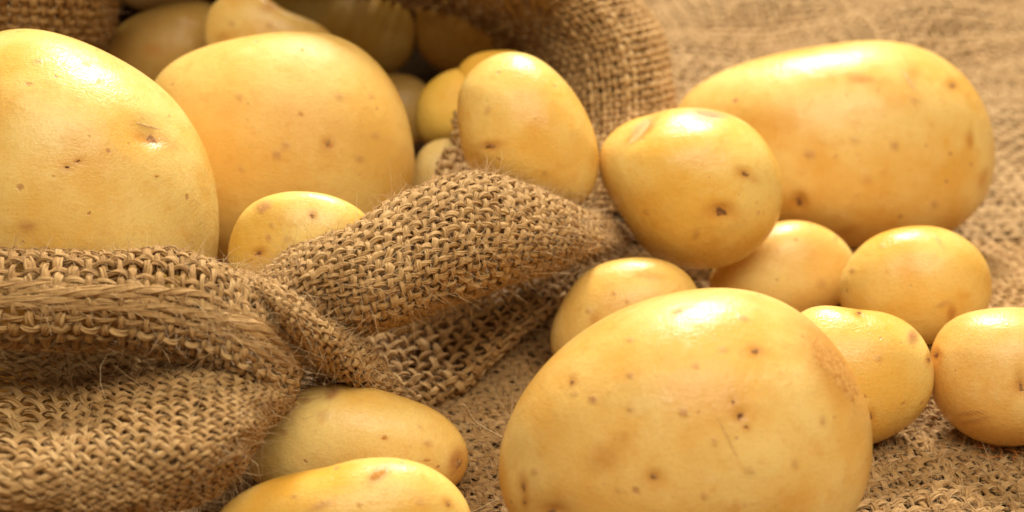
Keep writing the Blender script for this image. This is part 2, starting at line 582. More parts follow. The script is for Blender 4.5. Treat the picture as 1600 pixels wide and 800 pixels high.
make_potato('almost black shaded potato deep between the big golden one and the dark corner',
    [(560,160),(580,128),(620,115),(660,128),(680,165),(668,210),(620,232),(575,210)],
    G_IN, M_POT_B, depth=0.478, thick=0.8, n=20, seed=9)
make_potato('small shaded potato left of the glossy egg shaped one at the sack mouth',
    [(648,185),(655,150),(680,122),(710,108),(750,112),(775,150),(770,200),(735,230),(690,232),(658,220)],
    G_IN, M_POT_O, depth=0.448, thick=0.8, n=24, seed=10)
make_potato('potato mostly hidden behind the glossy egg shaped one, only its top left rim showing',
    [(711,125),(718,103),(740,86),(775,79),(820,86),(848,120),(845,170),(800,205),(745,195),(715,155)],
    G_IN, M_POT_O, depth=0.446, thick=0.6, n=24, seed=11)
make_potato('pale potato low in the gap between the big golden potato and the sack fold',
    [(640,310),(645,262),(660,232),(690,217),(722,224),(738,262),(728,312),(690,335)],
    G_IN, M_POT_P, depth=0.43, thick=0.8, n=24, seed=12)
make_potato('glossy egg shaped potato resting on the thick fold at the mouth of the sack',
    [(716,190),(716,150),(729,119),(753,97),(783,84),(815,82),(850,98),(885,130),(915,175),(932,220),(935,260),(925,300),(900,324),(850,332),(800,317),(755,287),(725,245)],
    G_IN, M_POT_S, depth=0.402, thick=0.86, n=40, seed=13,
    marks=[('eye',766,229,13,6,-8),('cork',762,172,4,8,20,.5),('cork',852,270,5,5,0,.4),('stain',775,226,18,8,-10,.5)])
make_potato('potato shimmering through the loose weave of the sack at the left edge',
    [(-70,620),(-60,560),(-10,525),(60,520),(120,545),(150,600),(130,660),(60,690),(-20,680)],
    G_IN, M_POT, depth=0.372, thick=0.7, n=20, seed=14)

make_potato('rounded potato with a dark star shaped eye, perched in front of the large oblong one',
    [(935,250),(942,225),(965,200),(1000,182),(1045,171),(1095,168),(1140,179),(1180,205),(1208,245),(1222,290),(1218,335),(1195,375),(1160,405),(1110,420),(1060,416),(1015,396),(980,352),(955,310)],
    G_OUT, M_POT_S, depth=0.405, thick=0.88, n=44, seed=15,
    marks=[('eye',1126,331,17,11,0),('stain',1120,333,26,14,0,.6),('eye',1164,272,10,6,25),('stain',1168,275,20,8,25,.6),('dent',1003,202,30,13,-42,1.0),('line',1000,207,30,5,-45),
           ('dent',1108,178,30,10,8,.4),('cork',1108,177,26,6,8,1.0),('stain',1000,204,32,8,-42,.9),('scar',996,210,20,3,-44),('cork',1000,195,22,6,-40,.5),('cork',1088,366,4,8,25,.6),('cork',1010,331,4,4,0,.6)])
make_potato('largest oblong potato lying at the back right, blurred, with a white gleam on top',
    [(1055,165),(1090,135),(1140,108),(1210,85),(1290,71),(1390,66),(1450,80),(1500,115),(1535,165),(1550,225),(1547,285),(1525,330),(1480,365),(1420,385),(1340,392),(1250,380),(1160,350),(1090,300),(1050,230)],
    G_OUT, M_POT, depth=0.452, thick=0.84, n=48, seed=16,
    marks=[('eye',1249,315,9,12,0),('stain',1247,325,14,20,0,.5),('stain',1345,123,24,7,8,.7),('stain',1425,117,14,16,30,.5),('line',1420,125,24,3,58),('eye',1488,134,8,6,20,.5),
           ('stain',1516,218,5,14,0,.9),('stain',1535,280,7,16,15,.7),('cork',1265,242,8,6,0,.8),('cork',1398,228,6,7,0,.7),('cork',1336,220,5,5,0,.6),('stain',1355,281,8,8,0,.4),('cork',1460,319,6,6,0,.6),('cork',1430,158,5,5,0,.6),('stain',1325,360,16,6,-15,.5)])
make_potato('potato under the sack fold with a tall soft window gleam, tucked behind the foreground giant',
    [(860,540),(866,500),(885,460),(915,425),(955,408),(1000,402),(1045,410),(1080,435),(1095,475),(1090,520),(1060,560),(1000,590),(930,597),(880,577)],
    G_OUT, M_POT_S, thick=0.72, n=44, seed=17,
    marks=[('stain',930,500,10,14,0,.5),('stain',1015,430,26,7,8,.5),('cork',960,458,3,3,0,.8),('cork',980,471,3,3,0,.7),('cork',919,486,4,4,0,.6)])
make_potato('potato squeezed between the star eyed one and the round one at the back right',
    [(1107,450),(1118,415),(1150,380),(1190,355),(1230,345),(1275,350),(1310,370),(1333,400),(1338,425),(1326,455),(1295,485),(1230,502),(1155,490)],
    G_OUT, M_POT_S, depth=0.419, thick=0.7, n=40, seed=18,
    marks=[('cork',1325,418,5,6,0,.8),('cork',1283,443,8,8,0,.4),('cork',1305,372,4,4,0,.5)])
make_potato('round potato at the right, behind the greenish tipped and the right edge potatoes',
    [(1310,460),(1318,425),(1340,390),(1375,365),(1420,354),(1465,355),(1510,375),(1540,410),(1548,450),(1535,495),(1500,525),(1450,538),(1390,535),(1340,510)],
    G_OUT, M_POT_S, thick=0.82, n=40, seed=19,
    marks=[('stain',1487,490,7,14,10,.9),('cork',1332,422,4,4,0,.7),('cork',1378,385,4,4,0,.4),('cork',1468,378,3,12,-35,.4),('cork',1473,475,12,4,-20,.5)])
make_potato('giant speckled potato in the foreground with a rough tan scab on its right shoulder',
    [(779,740),(784,690),(804,640),(840,583),(890,533),(950,494),(1020,465),(1090,452),(1150,451),(1210,465),(1265,500),(1310,550),(1345,610),(1360,670),(1356,735),(1332,800),(1280,855),(1180,890),(1060,902),(930,890),(840,855),(795,800)],
    G_OUT, M_POT, thick=0.92, n=68, seed=20,
    marks=[('stain',1298,548,24,60,-33,.75),('scab',1303,574,25,74,-33),('stain',1300,566,33,84,-33,.75),('stain',1150,640,20,30,-25,.35),('eye',1156,650,8,10,20),('eye',1145,628,4,6,0),('eye',1166,667,5,4,0),('stain',945,715,26,24,0,.55),('stain',968,690,22,14,-30,.4),
           ('eye',1021,745,10,8,0,.6),('line',1136,682,1.2,52,-26),('eye',1180,549,10,7,15,.4),('cork',1060,487,9,4,-15,.8),('cork',1162,497,9,4,15,.6),('eye',894,597,5,8,20,.4),('cork',927,624,6,6,0,.9),
           ('cork',1068,645,6,6,0,.9),('eye',818,760,5,14,-8,.5),('eye',820,784,4,7,0,.5),('dent',865,800,30,18,0,.6),('eye',863,798,14,6,0,.5),('cork',985,640,5,4,0,.8),('cork',985,586,5,5,0,.7),('cork',1087,571,4,4,0,.9),('cork',1116,690,5,6,0,.6),('cork',1172,736,7,5,30,.6),('cork',984,531,7,4,0,.5),('cork',1130,546,8,5,0,.4),('cork',1285,658,5,8,0,.6),('cork',1242,725,5,8,0,.5),('cork',898,615,5,5,0,.5),('cork',968,765,4,4,0,.7),('cork',1100,775,6,6,0,.6),('cork',835,738,5,5,0,.7)])
make_potato('pointed potato with a greenish tip, right behind the foreground giant',
    [(1235,505),(1262,482),(1325,482),(1390,491),(1430,515),(1452,553),(1458,598),(1442,640),(1402,675),(1352,696),(1300,700),(1250,690),(1215,640),(1213,560)],
    G_OUT, M_POT_S, thick=0.8, n=38, seed=21,
    marks=[('cork',1426,526,8,11,0,.9),('eye',1451,562,4,8,10,.5),('eye',1361,650,4,8,0,.5),('cork',1373,561,5,4,0,.6),('eye',1342,489,6,4,20),('dent',1352,497,18,9,20,.4),('stain',1360,660,10,14,0,.4)])
make_potato('plump potato cut off by the right edge of the photo',
    [(1453,590),(1458,545),(1475,510),(1510,490),(1560,481),(1620,484),(1665,505),(1690,550),(1690,610),(1670,655),(1630,685),(1580,697),(1530,690),(1490,665),(1465,635)],
    G_OUT, M_POT_S, thick=0.86, n=38, seed=22,
    marks=[('eye',1463,555,6,7,0,.6),('cork',1515,645,24,3,-5,.6),('cork',1525,656,28,3,-12,.6),('eye',1595,605,8,12,0,.8),('stain',1592,600,8,26,0,.5),('dent',1598,600,16,26,0,.6)])
make_potato('long potato with a brown scarred end, poking out from under the sack',
    [(380,720),(390,670),(420,630),(470,608),(530,600),(590,608),(650,628),(700,655),(725,690),(732,725),(718,755),(680,775),(600,785),(500,780),(420,765)],
    G_OUT, M_POT, thick=0.86, n=44, seed=23,
    marks=[('eye',716,724,9,16,10,.7),('cork',712,722,12,20,10,.5),('cork',519,614,9,12,40,.8),('scar',601,684,6,4,10),('cork',478,625,8,5,0,.6),('cork',505,649,10,8,0,.4),('cork',668,693,7,5,0,.5),('scar',667,719,6,3,0),('cork',443,674,6,5,0,.5),('cork',655,666,3,3,0,.5)])
make_potato('long potato at the bottom edge, in front of the one with the scarred end',
    [(330,825),(350,790),(400,760),(480,735),(560,718),(620,716),(680,735),(715,765),(737,808),(732,855),(690,892),(600,908),(480,908),(380,888),(335,860)],
    G_OUT, M_POT, thick=0.86, n=44, seed=24,
    marks=[('scar',590,742,7,17,55),('cork',594,738,10,20,55,.6),('eye',700,788,5,7,-30,.6),('cork',657,784,7,7,0,.35),('cork',500,790,20,7,-25,.45),('cork',563,788,4,4,0,.6),('cork',460,775,5,3,0,.5)])

# ------------------------------------------------------------------ woven cloth
def cr_weights(n, m):
    """Catmull-Rom weights: n control points -> m samples."""
    t = np.linspace(0, n - 1, m)
    i = np.clip(t.astype(int), 0, n - 2)
    s = t - i
    W = np.zeros((m, n + 2))
    b = np.stack([-0.5 * s + s ** 2 - 0.5 * s ** 3, 1 - 2.5 * s ** 2 + 1.5 * s ** 3, 0.5 * s + 2 * s ** 2 - 1.5 * s ** 3, -0.5 * s ** 2 + 0.5 * s ** 3], -1)
    r = np.arange(m)
    for k in range(4):
        W[r, i + k] += b[:, k]
    O = W[:, 1:-1].copy()
    O[:, 0] += 2 * W[:, 0]
    O[:, 1] -= W[:, 0]
    O[:, -1] += 2 * W[:, -1]
    O[:, -2] -= W[:, -1]
    return O


class Patch:
    """A curved sheet through a grid of control points; evaluates by arc-length scaled (s, t)."""
    def __init__(self, P, flip=False, wrinkle=0.0, seed=0, res=160):
        P = np.asarray(P, float)
        Wv, Wu = cr_weights(P.shape[0], res), cr_weights(P.shape[1], res)
        S = np.einsum('ia,abk,jb->ijk', Wv, P, Wu)
        self.S, self.res = S, res
        self.LV = np.linalg.norm(np.diff(S, axis=0), axis=-1).sum(0)
        self.LU = np.linalg.norm(np.diff(S, axis=1), axis=-1).sum(1)
        self.Lu, self.Lv = np.percentile(self.LU, 60), np.percentile(self.LV, 60)
        self.flip = flip
        self.calc()
        if wrinkle:
            r2 = np.random.default_rng(seed)
            a, b = np.meshgrid(np.linspace(0, self.Lv, res), np.linspace(0, self.Lu, res), indexing='ij')
            h = np.zeros_like(a)
            for _ in range(14):
                k = r2.normal(size=2) * 160
                h += np.sin(a * k[0] + b * k[1] + r2.uniform(0, 6.3)) / 14 ** .5
            self.S = self.S + self.Nn * (h * wrinkle)[..., None]
            self.calc()

    def calc(self):
        S = self.S
        n = np.cross(np.gradient(S, axis=1), np.gradient(S, axis=0))
        self.Nn = norm(n) * (-1 if self.flip else 1)

    def ev(self, s, t):
        """s along u, t along v, in metres."""
        r = self.res - 1
        fu = np.clip(s / self.Lu, 0, 1) * r
        fv = np.clip(t / self.Lv, 0, 1) * r
        i, j = np.minimum(fv.astype(int), r - 1), np.minimum(fu.astype(int), r - 1)
        a, b = (fv - i)[:, None], (fu - j)[:, None]

        def lerp(G):
            return (G[i, j] * (1 - a) * (1 - b) + G[i + 1, j] * a * (1 - b) + G[i, j + 1] * (1 - a) * b + G[i + 1, j + 1] * a * b)
        return lerp(self.S), norm(lerp(self.Nn))

    def inside(self, s, t):
        return (s >= 0) & (s <= self.Lu) & (t >= 0) & (t <= self.Lv)

    def box(self):
        return 0, self.Lu, 0, self.Lv


class GroundPatch:
    def __init__(self, x0, x1, y0, y1, lift):
        self.b, self.lift = (x0, x1, y0, y1), lift

    def ev(self, s, t):
        P = np.stack([s, t, ground_z(s, t) + self.lift], -1)
        e = 1e-3
        n = np.stack([-(ground_z(s + e, t) - ground_z(s, t)) / e, -(ground_z(s, t + e) - ground_z(s, t)) / e, np.ones_like(s)], -1)
        return P, norm(n)

    def inside(self, s, t):
        x0, x1, y0, y1 = self.b
        # a trapezoid: what lies to either side of the view is left to the sheet below
        return (s >= np.where(t > 0.37, np.maximum(x0, -0.012), x0)) & (s <= np.minimum(x1, 0.335 * t + 0.03)) & (t >= y0) & (t <= y1)

    def box(self):
        return self.b


class Acc:
    def __init__(self):
        self.V, self.Q, self.A, self.n = [], [], [], 0

    def tube(self, P, B, Nn, ra, rb, sides, s_mm, tone, ang0=0.0):
        m = len(P)
        a = np.arange(sides) * 2 * math.pi / sides + ang0
        ca, sa = np.cos(a), np.sin(a)
        ra, rb = np.broadcast_to(ra, m)[:, None, None], np.broadcast_to(rb, m)[:, None, None]
        V = P[:, None] + B[:, None] * ca[None, :, None] * ra + Nn[:, None] * sa[None, :, None] * rb
        A = np.empty((m, sides, 3))
        A[..., 0] = np.broadcast_to(s_mm, m)[:, None]
        A[..., 1] = np.minimum(np.arange(sides), sides - np.arange(sides))[None]
        A[..., 2] = tone
        k = np.arange(m * sides).reshape(m, sides)
        kn = np.roll(k, -1, 1)
        Q = np.stack([k[:-1], k[1:], kn[1:], kn[:-1]], -1).reshape(-1, 4) + self.n
        self.V.append(V.reshape(-1, 3))
        self.A.append(A.reshape(-1, 3))
        self.Q.append(Q)
        self.n += m * sides

    def make(self, name, mat, parent):
        if not self.V:
            return None
        return build(name, np.concatenate(self.V), np.concatenate(self.Q), mat, parent, attrs={'fib': ('FLOAT_VECTOR', np.concatenate(self.A))})


def weave(surf, acc, pitch, angle=0.0, seg=6, strands=5, sides=4, cover=0.66, seed=0, wob=0.10, drift=0.16, thin=0.62, amp=0.175, fuzz=None, fuzz_rate=0.0, core=5):
    r2 = np.random.default_rng(seed)
    ca, sa = math.cos(angle), math.sin(angle)
    x0, x1, y0, y1 = surf.box()
    cx, cy = (x0 + x1) / 2, (y0 + y1) / 2
    half = math.hypot(x1 - x0, y1 - y0) / 2
    n = int(half / pitch) + 1
    ds = pitch / seg
    for fam in (0, 1):
        jit = r2.normal(0, wob * pitch, 2 * n + 1)
        for i in range(-n, n + 1):
            q = np.arange(-half, half, ds)
            ph = r2.uniform(0, 6.3, 4)
            p0 = i * pitch + jit[i + n]
            p = p0 + pitch * drift * 0.35 * (np.sin(q / pitch * 0.55 + ph[0]) + np.sin(q / pitch * 0.21 + ph[1]))
            # global slow drift of the whole weave, so rows are not ruler straight
            p = p + pitch * drift * np.sin(q / pitch * 0.16 + i * 0.12 + fam)
            if fam == 0:
                s, t = cx + q * ca - p * sa, cy + q * sa + p * ca
            else:
                s, t = cx + p * ca - q * sa, cy + p * sa + q * ca
            ok = surf.inside(s, t)
            if ok.sum() < seg:
                continue
            # contiguous runs
            e = np.flatnonzero(np.diff(np.concatenate([[0], ok.astype(int), [0]])))
            for a, b in zip(e[::2], e[1::2]):
                if b - a < seg:
                    continue
                sl = slice(a, b)
                P, Nn = surf.ev(s[sl], t[sl])
                # local weave scale: how much the surface stretches the pitch
                qq = q[sl]
                over = np.cos(math.pi * (qq / pitch + i + fam))
                over = np.tanh(1.5 * over) / math.tanh(1.5)
                r0 = pitch * 0.5 * cover * r2.lognormal(0, 0.13)
                slub = r0 * (1 + 0.16 * np.sin(qq / pitch * 1.3 + ph[2]) + 0.10 * np.sin(qq / pitch * 3.1 + ph[3]) - 0.05 * np.abs(over))
                # squash where the sheet is gathered
                if fam == 0:
                    P2, _ = surf.ev(s[sl] - sa * pitch * .5, t[sl] + ca * pitch * .5)
                else:
                    P2, _ = surf.ev(s[sl] + ca * pitch * .5, t[sl] + sa * pitch * .5)
                loc = np.clip(np.linalg.norm(P2 - P, axis=-1) / (pitch * .5), 0.45, 1.25)
                ra = slub * loc ** 0.8
                rb = slub * thin * loc ** 0.25
                C = P + Nn * (over * pitch * amp)[:, None]
                T = norm(np.gradient(C, axis=0))
                B = norm(np.cross(T, Nn))
                N2 = np.cross(B, T)
                tone = r2.uniform(0, 1)
                if strands <= 1:
                    acc.tube(C, B, N2, ra, rb, sides, qq * 1000, tone, r2.uniform(0, 1))
                else:
                    acc.tube(C, B, N2, ra * 0.80, rb * 0.80, core, qq * 1000, tone, r2.uniform(0, 1))
                    tw = 2 * math.pi / (pitch * r2.uniform(4.0, 7.0)) * r2.choice((-1, 1))
                    off = r2.uniform(0, 6.3)
                    for k in range(strands):
                        al = off + k * 2 * math.pi / strands + tw * qq + 0.6 * np.sin(qq / pitch * 0.9 + k * 2)
                        wr = r2.uniform(0.62, 0.78)
                        Ck = C + B * (np.cos(al) * ra * wr)[:, None] + N2 * (np.sin(al) * rb * wr)[:, None]
                        rk = r2.uniform(0.30, 0.46)
                        acc.tube(Ck, B, N2, ra * rk, rb * rk, 4, qq * 1000, np.clip(tone + r2.normal(0.05, 0.25), 0, 1), r2.uniform(0, 1))
                if fuzz is not None and fuzz_rate > 0:
                    m = r2.poisson(len(P) / seg * fuzz_rate)
                    ii = r2.integers(0, len(P), m)
                    for j in ii:
                        al = r2.uniform(0.1, math.pi - 0.1)
                        o = B[j] * math.cos(al) + N2[j] * math.sin(al)
                        fuzz.append((C[j] + o * rb[j] * 0.7, T[j] * r2.choice((-1, 1)), o, pitch))


def fibres(name, seeds, parent, seed=0, mean=1.2, rad=0.00004, mat=None, upmax=1.0):
    """short stray fibres: thin three-sided curling hairs, all in one mesh"""
    r2 = np.random.default_rng(seed)
    S = len(seeds)
    if not S:
        return None
    P = np.array([x[0] for x in seeds])
    T = np.array([x[1] for x in seeds])
    O = np.array([x[2] for x in seeds])
    pit = np.array([x[3] for x in seeds])
    m = 4
    ln = pit * mean * np.minimum(r2.lognormal(0, 0.55, S), 3.2)
    d = norm(T * r2.uniform(0.3, 1.0, S)[:, None] + O * (upmax * r2.uniform(0.05, 0.9, S) ** 1.5)[:, None] + r2.normal(0, 0.28, (S, 3)))
    curl = r2.normal(0, 1, (S, 3))
    pts = [P]
    p = P
    for k in range(m - 1):
        d = norm(d + curl * 0.22 + r2.normal(0, 0.12, (S, 3)) - O * 0.10)
        p = p + d * (ln / (m - 1))[:, None]
        p[:, 2] = np.maximum(p[:, 2], ground_z(p[:, 0], p[:, 1]) + 0.0004)
        pts.append(p)
    C = np.stack(pts, 1)
    TT = norm(np.gradient(C, axis=1))
    ref = np.where(np.abs(TT[..., 2:3]) < 0.9, np.array([0, 0, 1.0]), np.array([1.0, 0, 0]))
    B = norm(np.cross(TT, ref))
    N2 = np.cross(TT, B)
    rr = rad * r2.lognormal(0, 0.35, S)[:, None] * np.linspace(1, 0.35, m)[None]
    V = np.empty((S, m, 3, 3))
    for k in range(3):
        a = k * 2 * math.pi / 3
        V[:, :, k] = C + (B * math.cos(a) + N2 * math.sin(a)) * rr[..., None]
    idx = np.arange(S * m * 3).reshape(S, m, 3)
    nx = np.roll(idx, -1, 2)
    Q = np.stack([idx[:, :-1], idx[:, 1:], nx[:, 1:], nx[:, :-1]], -1).reshape(-1, 4)
    A = np.zeros((S, m, 3, 3))
    A[..., 2] = r2.uniform(0, 1, S)[:, None, None]
    A[..., 0] = (np.arange(m) * 0.7)[None, :, None]
    o = build(name, V.reshape(-1, 3), Q, mat or M_JUTE_F, parent, attrs={'fib': ('FLOAT_VECTOR', A.reshape(-1, 3))})
    o['kind'] = 'stuff'
    return o


# ------------------------------------------------------------------ the cloth on the table
cloth = bpy.data.objects.new('burlap_cloth', None)
sc.collection.objects.link(cloth)
tag(cloth, 'pale brown burlap cloth spread flat under the sack and potatoes', 'cloth', kind='structure')
gx, gy = np.linspace(-1.2, 1.2, 120), np.linspace(-0.1, 2.0, 140)
X, Y = np.meshgrid(gx, gy, indexing='ij')
Z = ground_z(X, Y) - 0.0012
ids = np.arange(X.size).reshape(X.shape)
Qg = np.stack([ids[:-1, :-1], ids[1:, :-1], ids[1:, 1:], ids[:-1, 1:]], -1).reshape(-1, 4)
Vg = np.stack([X, Y, Z], -1).reshape(-1, 3)
build('cloth_backing', Vg, Qg, M_BACK, cloth, attrs={'fib': ('FLOAT_VECTOR', Vg)})
fz = []
acc = Acc()
weave(GroundPatch(-0.045, 0.2, 0.345, 0.42, 0.0), acc, 0.0022, angle=0.30, seg=4, strands=1, sides=6, seed=3, cover=0.80, thin=0.62, amp=0.16, wob=0.16, drift=0.3, fuzz=fz, fuzz_rate=0.8)
weave(GroundPatch(-0.062, 0.2, 0.275, 0.346, 0.0), acc, 0.0021, angle=0.30, seg=4, strands=3, sides=3, seed=8, cover=0.80, thin=0.60, amp=0.15, wob=0.18, drift=0.3, fuzz=fz, fuzz_rate=2.6)
w1 = acc.make('weave', M_CLOTH, cloth)
acc = Acc()
weave(GroundPatch(0.03, 0.30, 0.42, 0.70, 0.0), acc, 0.0026, angle=0.12, seg=4, strands=1, sides=3, seed=4, cover=1.08, thin=0.45, amp=0.09, wob=0.16, drift=0.3)
w2 = acc.make('weave', M_FAR, cloth)
fibres('loose_fibres', fz, cloth, seed=5, mean=1.6)

# ------------------------------------------------------------------ the sack
sack = bpy.data.objects.new('burlap_sack', None)
sc.collection.objects.link(sack)
sack.location = at(200, 500, 0.36)
sack.location.z = 0
tag(sack, 'coarse brown burlap sack lying open with its mouth rolled back, spilling potatoes', 'sack')


def spart(o):
    if o is not None:
        o.parent = sack
        o.matrix_parent_inverse = Matrix.Translation(sack.location).inverted()
    return o


def grid(rows):
    R = np.array(rows, float)
    return at(R[..., 0], R[..., 1], R[..., 2])


FZ = []
PITCH_S = 0.003


def cloth_part(name, rows, seed, angle=0.0, flip=False, pitch=PITCH_S, detail=True, wrinkle=0.0006, rate=2.0, cover=0.56, **kw):
    pt = Patch(grid(rows), flip=flip, wrinkle=wrinkle, seed=seed)
    # make the normals look outward: towards the camera in the middle of the sheet
    mid = pt.res // 2
    if np.dot(pt.Nn[mid, mid], CV - pt.S[mid, mid]) < 0:
        pt.flip = not pt.flip
        pt.calc()
    acc = Acc()
    if detail:
        weave(pt, acc, pitch, angle, seg=5, strands=3, sides=3, seed=seed, cover=cover, fuzz=FZ, fuzz_rate=rate, **kw)
    else:
        weave(pt, acc, pitch, angle, seg=5, strands=1, sides=5, seed=seed, cover=cover, fuzz=FZ, fuzz_rate=rate * 0.4, **kw)
    return spart(acc.make(name, M_JUTE, None)), pt


# rolled front rim on the left
cuff, cuff_pt = cloth_part('rolled_rim', [
    [(-90,430,.345),(20,430,.345),(120,430,.345),(220,430,.343),(300,440,.341),(360,460,.340),(420,480,.340),(455,500,.342),(449,506,0.364)],
    [(-90,394,.338),(20,394,.337),(120,392,.336),(220,390,.334),(300,402,.332),(360,425,.331),(420,455,.332),(462,490,.338),(456,496,0.360)],
    [(-90,400,.329),(20,400,.328),(120,400,.327),(220,398,.325),(300,412,.324),(360,436,.324),(420,470,.326),(464,505,.334),(458,511,0.356)],
    [(-90,432,.322),(20,434,.321),(120,436,.320),(220,438,.318),(300,452,.317),(360,474,.317),(420,502,.320),(465,530,.331),(459,536,0.353)],
    [(-90,470,.320),(20,472,.319),(120,476,.318),(220,482,.316),(300,496,.315),(360,516,.315),(420,545,.318),(464,565,.330),(458,571,0.352)],
    [(-90,505,.322),(20,508,.321),(120,514,.320),(220,524,.318),(300,538,.317),(360,556,.316),(415,585,.319),(460,600,.331),(454,606,0.353)],
    [(-90,530,.330),(20,534,.329),(120,540,.328),(220,552,.326),(300,566,.324),(360,585,.323),(410,612,.325),(452,630,.333),(446,636,0.355)],
    [(-90,525,.338),(20,530,.337),(120,538,.336),(220,548,.334),(300,562,.332),(360,582,.331),(405,615,.332),(445,640,.337),(439,646,0.359)],
], seed=21, pitch=0.0028, cover=0.62)

# loose unwoven hem yarns running along the rim
hr = np.random.default_rng(77)
for k in range(6):
    acc = Acc()
    f = 0.47 + 0.026 * k
    s = np.linspace(0, cuff_pt.Lu * hr.uniform(0.86, 0.97), 150)
    t = cuff_pt.Lv * (f + 0.014 * np.sin(s * 70 + 1.9 * k) + 0.008 * np.sin(s * 210 + 2 * k))
    P, Nn = cuff_pt.ev(s, t)
    C = P + Nn * (0.0004 + 0.0004 * np.sin(s * 170 + k * 1.7))[:, None]
    T = norm(np.gradient(C, axis=0))
    B = norm(np.cross(T, Nn))
    N2 = np.cross(B, T)
    r0 = hr.uniform(0.0005, 0.00078) * (1 + 0.12 * np.sin(s * 190 + k) + 0.10 * np.sin(s * 430 + 2 * k))
    tn = hr.uniform(0.3, 0.7)
    acc.tube(C, B, N2, r0 * 0.95, r0 * 0.55, 7, s * 1000, tn)
    for j in range(6):
        al = j * 1.05 + s * 180 + 0.8 * np.sin(s * 150 + j)
        acc.tube(C + B * (np.cos(al) * r0 * .85)[:, None] + N2 * (np.sin(al) * r0 * .48)[:, None], B, N2, r0 * .36, r0 * .3, 4, s * 1000, np.clip(tn + hr.normal(-.1, .2), 0, 1))
    o = acc.make('hem_yarn', M_JUTE, None)
    o.parent = cuff
    for j in hr.integers(0, 150, 90):
        FZ.append((C[j], T[j], norm(Nn[j] + B[j] * hr.normal(0, .8)), 0.0035))

# the belly of the sack bulging toward the viewer
cloth_part('bulging_side', [
    [(-90,518,.350),(60,525,.350),(160,535,.346),(260,550,.338),(360,575,.328),(425,600,.328),(445,615,.334)],
    [(-90,575,.349),(60,585,.348),(150,596,.339),(260,600,.322),(360,606,.313),(424,618,.318),(444,628,.330)],
    [(-90,640,.328),(60,650,.324),(150,648,.316),(260,648,.306),(360,650,.306),(408,650,.315),(428,655,.329)],
    [(-90,705,.303),(60,712,.300),(160,714,.298),(260,706,.297),(350,695,.301),(388,686,.312),(408,684,.328)],
    [(-90,765,.298),(60,772,.296),(160,772,.296),(250,762,.298),(330,745,.304),(370,728,.315),(387,720,.329)],
    [(-90,815,.304),(60,812,.303),(160,803,.303),(250,792,.306),(320,775,.313),(352,760,.322),(366,750,.332)],
    [(-90,818,.330),(60,812,.329),(160,802,.328),(250,790,.330),(315,772,.334),(352,755,.340),(365,745,.344)],
], seed=22, angle=0.80, cover=0.64, pitch=0.0026, rate=1.2, thin=0.55, amp=0.14)

# ridge fold running down from the rim to the cloth
cloth_part('ridge_fold', [
    [(380,440,0.360),(440,462,0.345),(512,512,0.347),(568,562,0.353),(622,616,0.363)],
    [(372,422,0.347),(441,446,0.333),(516,500,0.337),(572,552,0.345),(627,611,0.358)],
    [(372,430,0.336),(438,456,0.321),(512,512,0.327),(565,562,0.338),(620,618,0.353)],
    [(380,450,0.331),(436,480,0.317),(502,534,0.324),(552,580,0.336),(606,628,0.351)],
    [(390,472,0.334),(440,504,0.322),(494,556,0.330),(536,596,0.342),(588,634,0.355)],
    [(400,490,0.346),(446,520,0.335),(494,566,0.343),(530,606,0.353),(575,638,0.363)],
], seed=23, angle=0.1, pitch=0.0025, rate=2.6)

# dark hollow behind the ridge
cloth_part('inner_fold', [
    [(400,510,.362),(450,520,.364),(510,550,.368),(570,600,.374)],
    [(400,570,.364),(450,580,.368),(510,600,.372),(570,630,.376)],
    [(395,640,.364),(450,645,.370),(510,650,.374),(570,655,.378)],
], seed=24, angle=0.4, rate=1.0)

# the thick roll of cloth on the right of the rim
cloth_part('thick_roll', [
    [(395,470,.362),(480,420,.366),(570,385,.372),(660,335,.378),(730,305,.384),(800,320,.392),(870,350,.402),(930,370,.412),(978,374,.424)],
    [(398,440,.352),(470,388,.356),(560,350,.362),(650,303,.368),(730,278,.374),(800,288,.384),(870,315,.396),(930,342,.408),(980,366,.422)],
    [(402,434,.342),(472,384,.344),(560,345,.350),(650,299,.356),(730,274,.362),(802,284,.372),(874,312,.386),(934,341,.400),(982,368,.418)],
    [(408,448,.333),(476,405,.334),(562,372,.339),(650,332,.346),(730,308,.352),(806,316,.362),(878,335,.378),(936,354,.394),(982,370,.415)],
    [(420,475,.329),(484,440,.329),(566,415,.334),(652,382,.341),(732,356,.348),(808,356,.358),(880,362,.375),(936,370,.392),(980,373,.414)],
    [(440,505,.338),(494,478,.332),(572,460,.332),(654,432,.338),(732,405,.346),(806,394,.357),(876,388,.375),(932,384,.394),(976,376,.416)],
    [(458,532,.346),(506,516,.341),(580,506,.341),(656,482,.347),(730,453,.355),(800,430,.366),(870,412,.383),(926,396,.400),(970,379,.419)],
    [(470,540,.352),(516,528,.354),(590,516,.360),(658,490,.366),(728,462,.373),(796,440,.382),(864,420,.395),(920,402,.408),(966,381,.423)],
], seed=25, angle=0.03, cover=0.62, rate=2.8, pitch=0.0026)

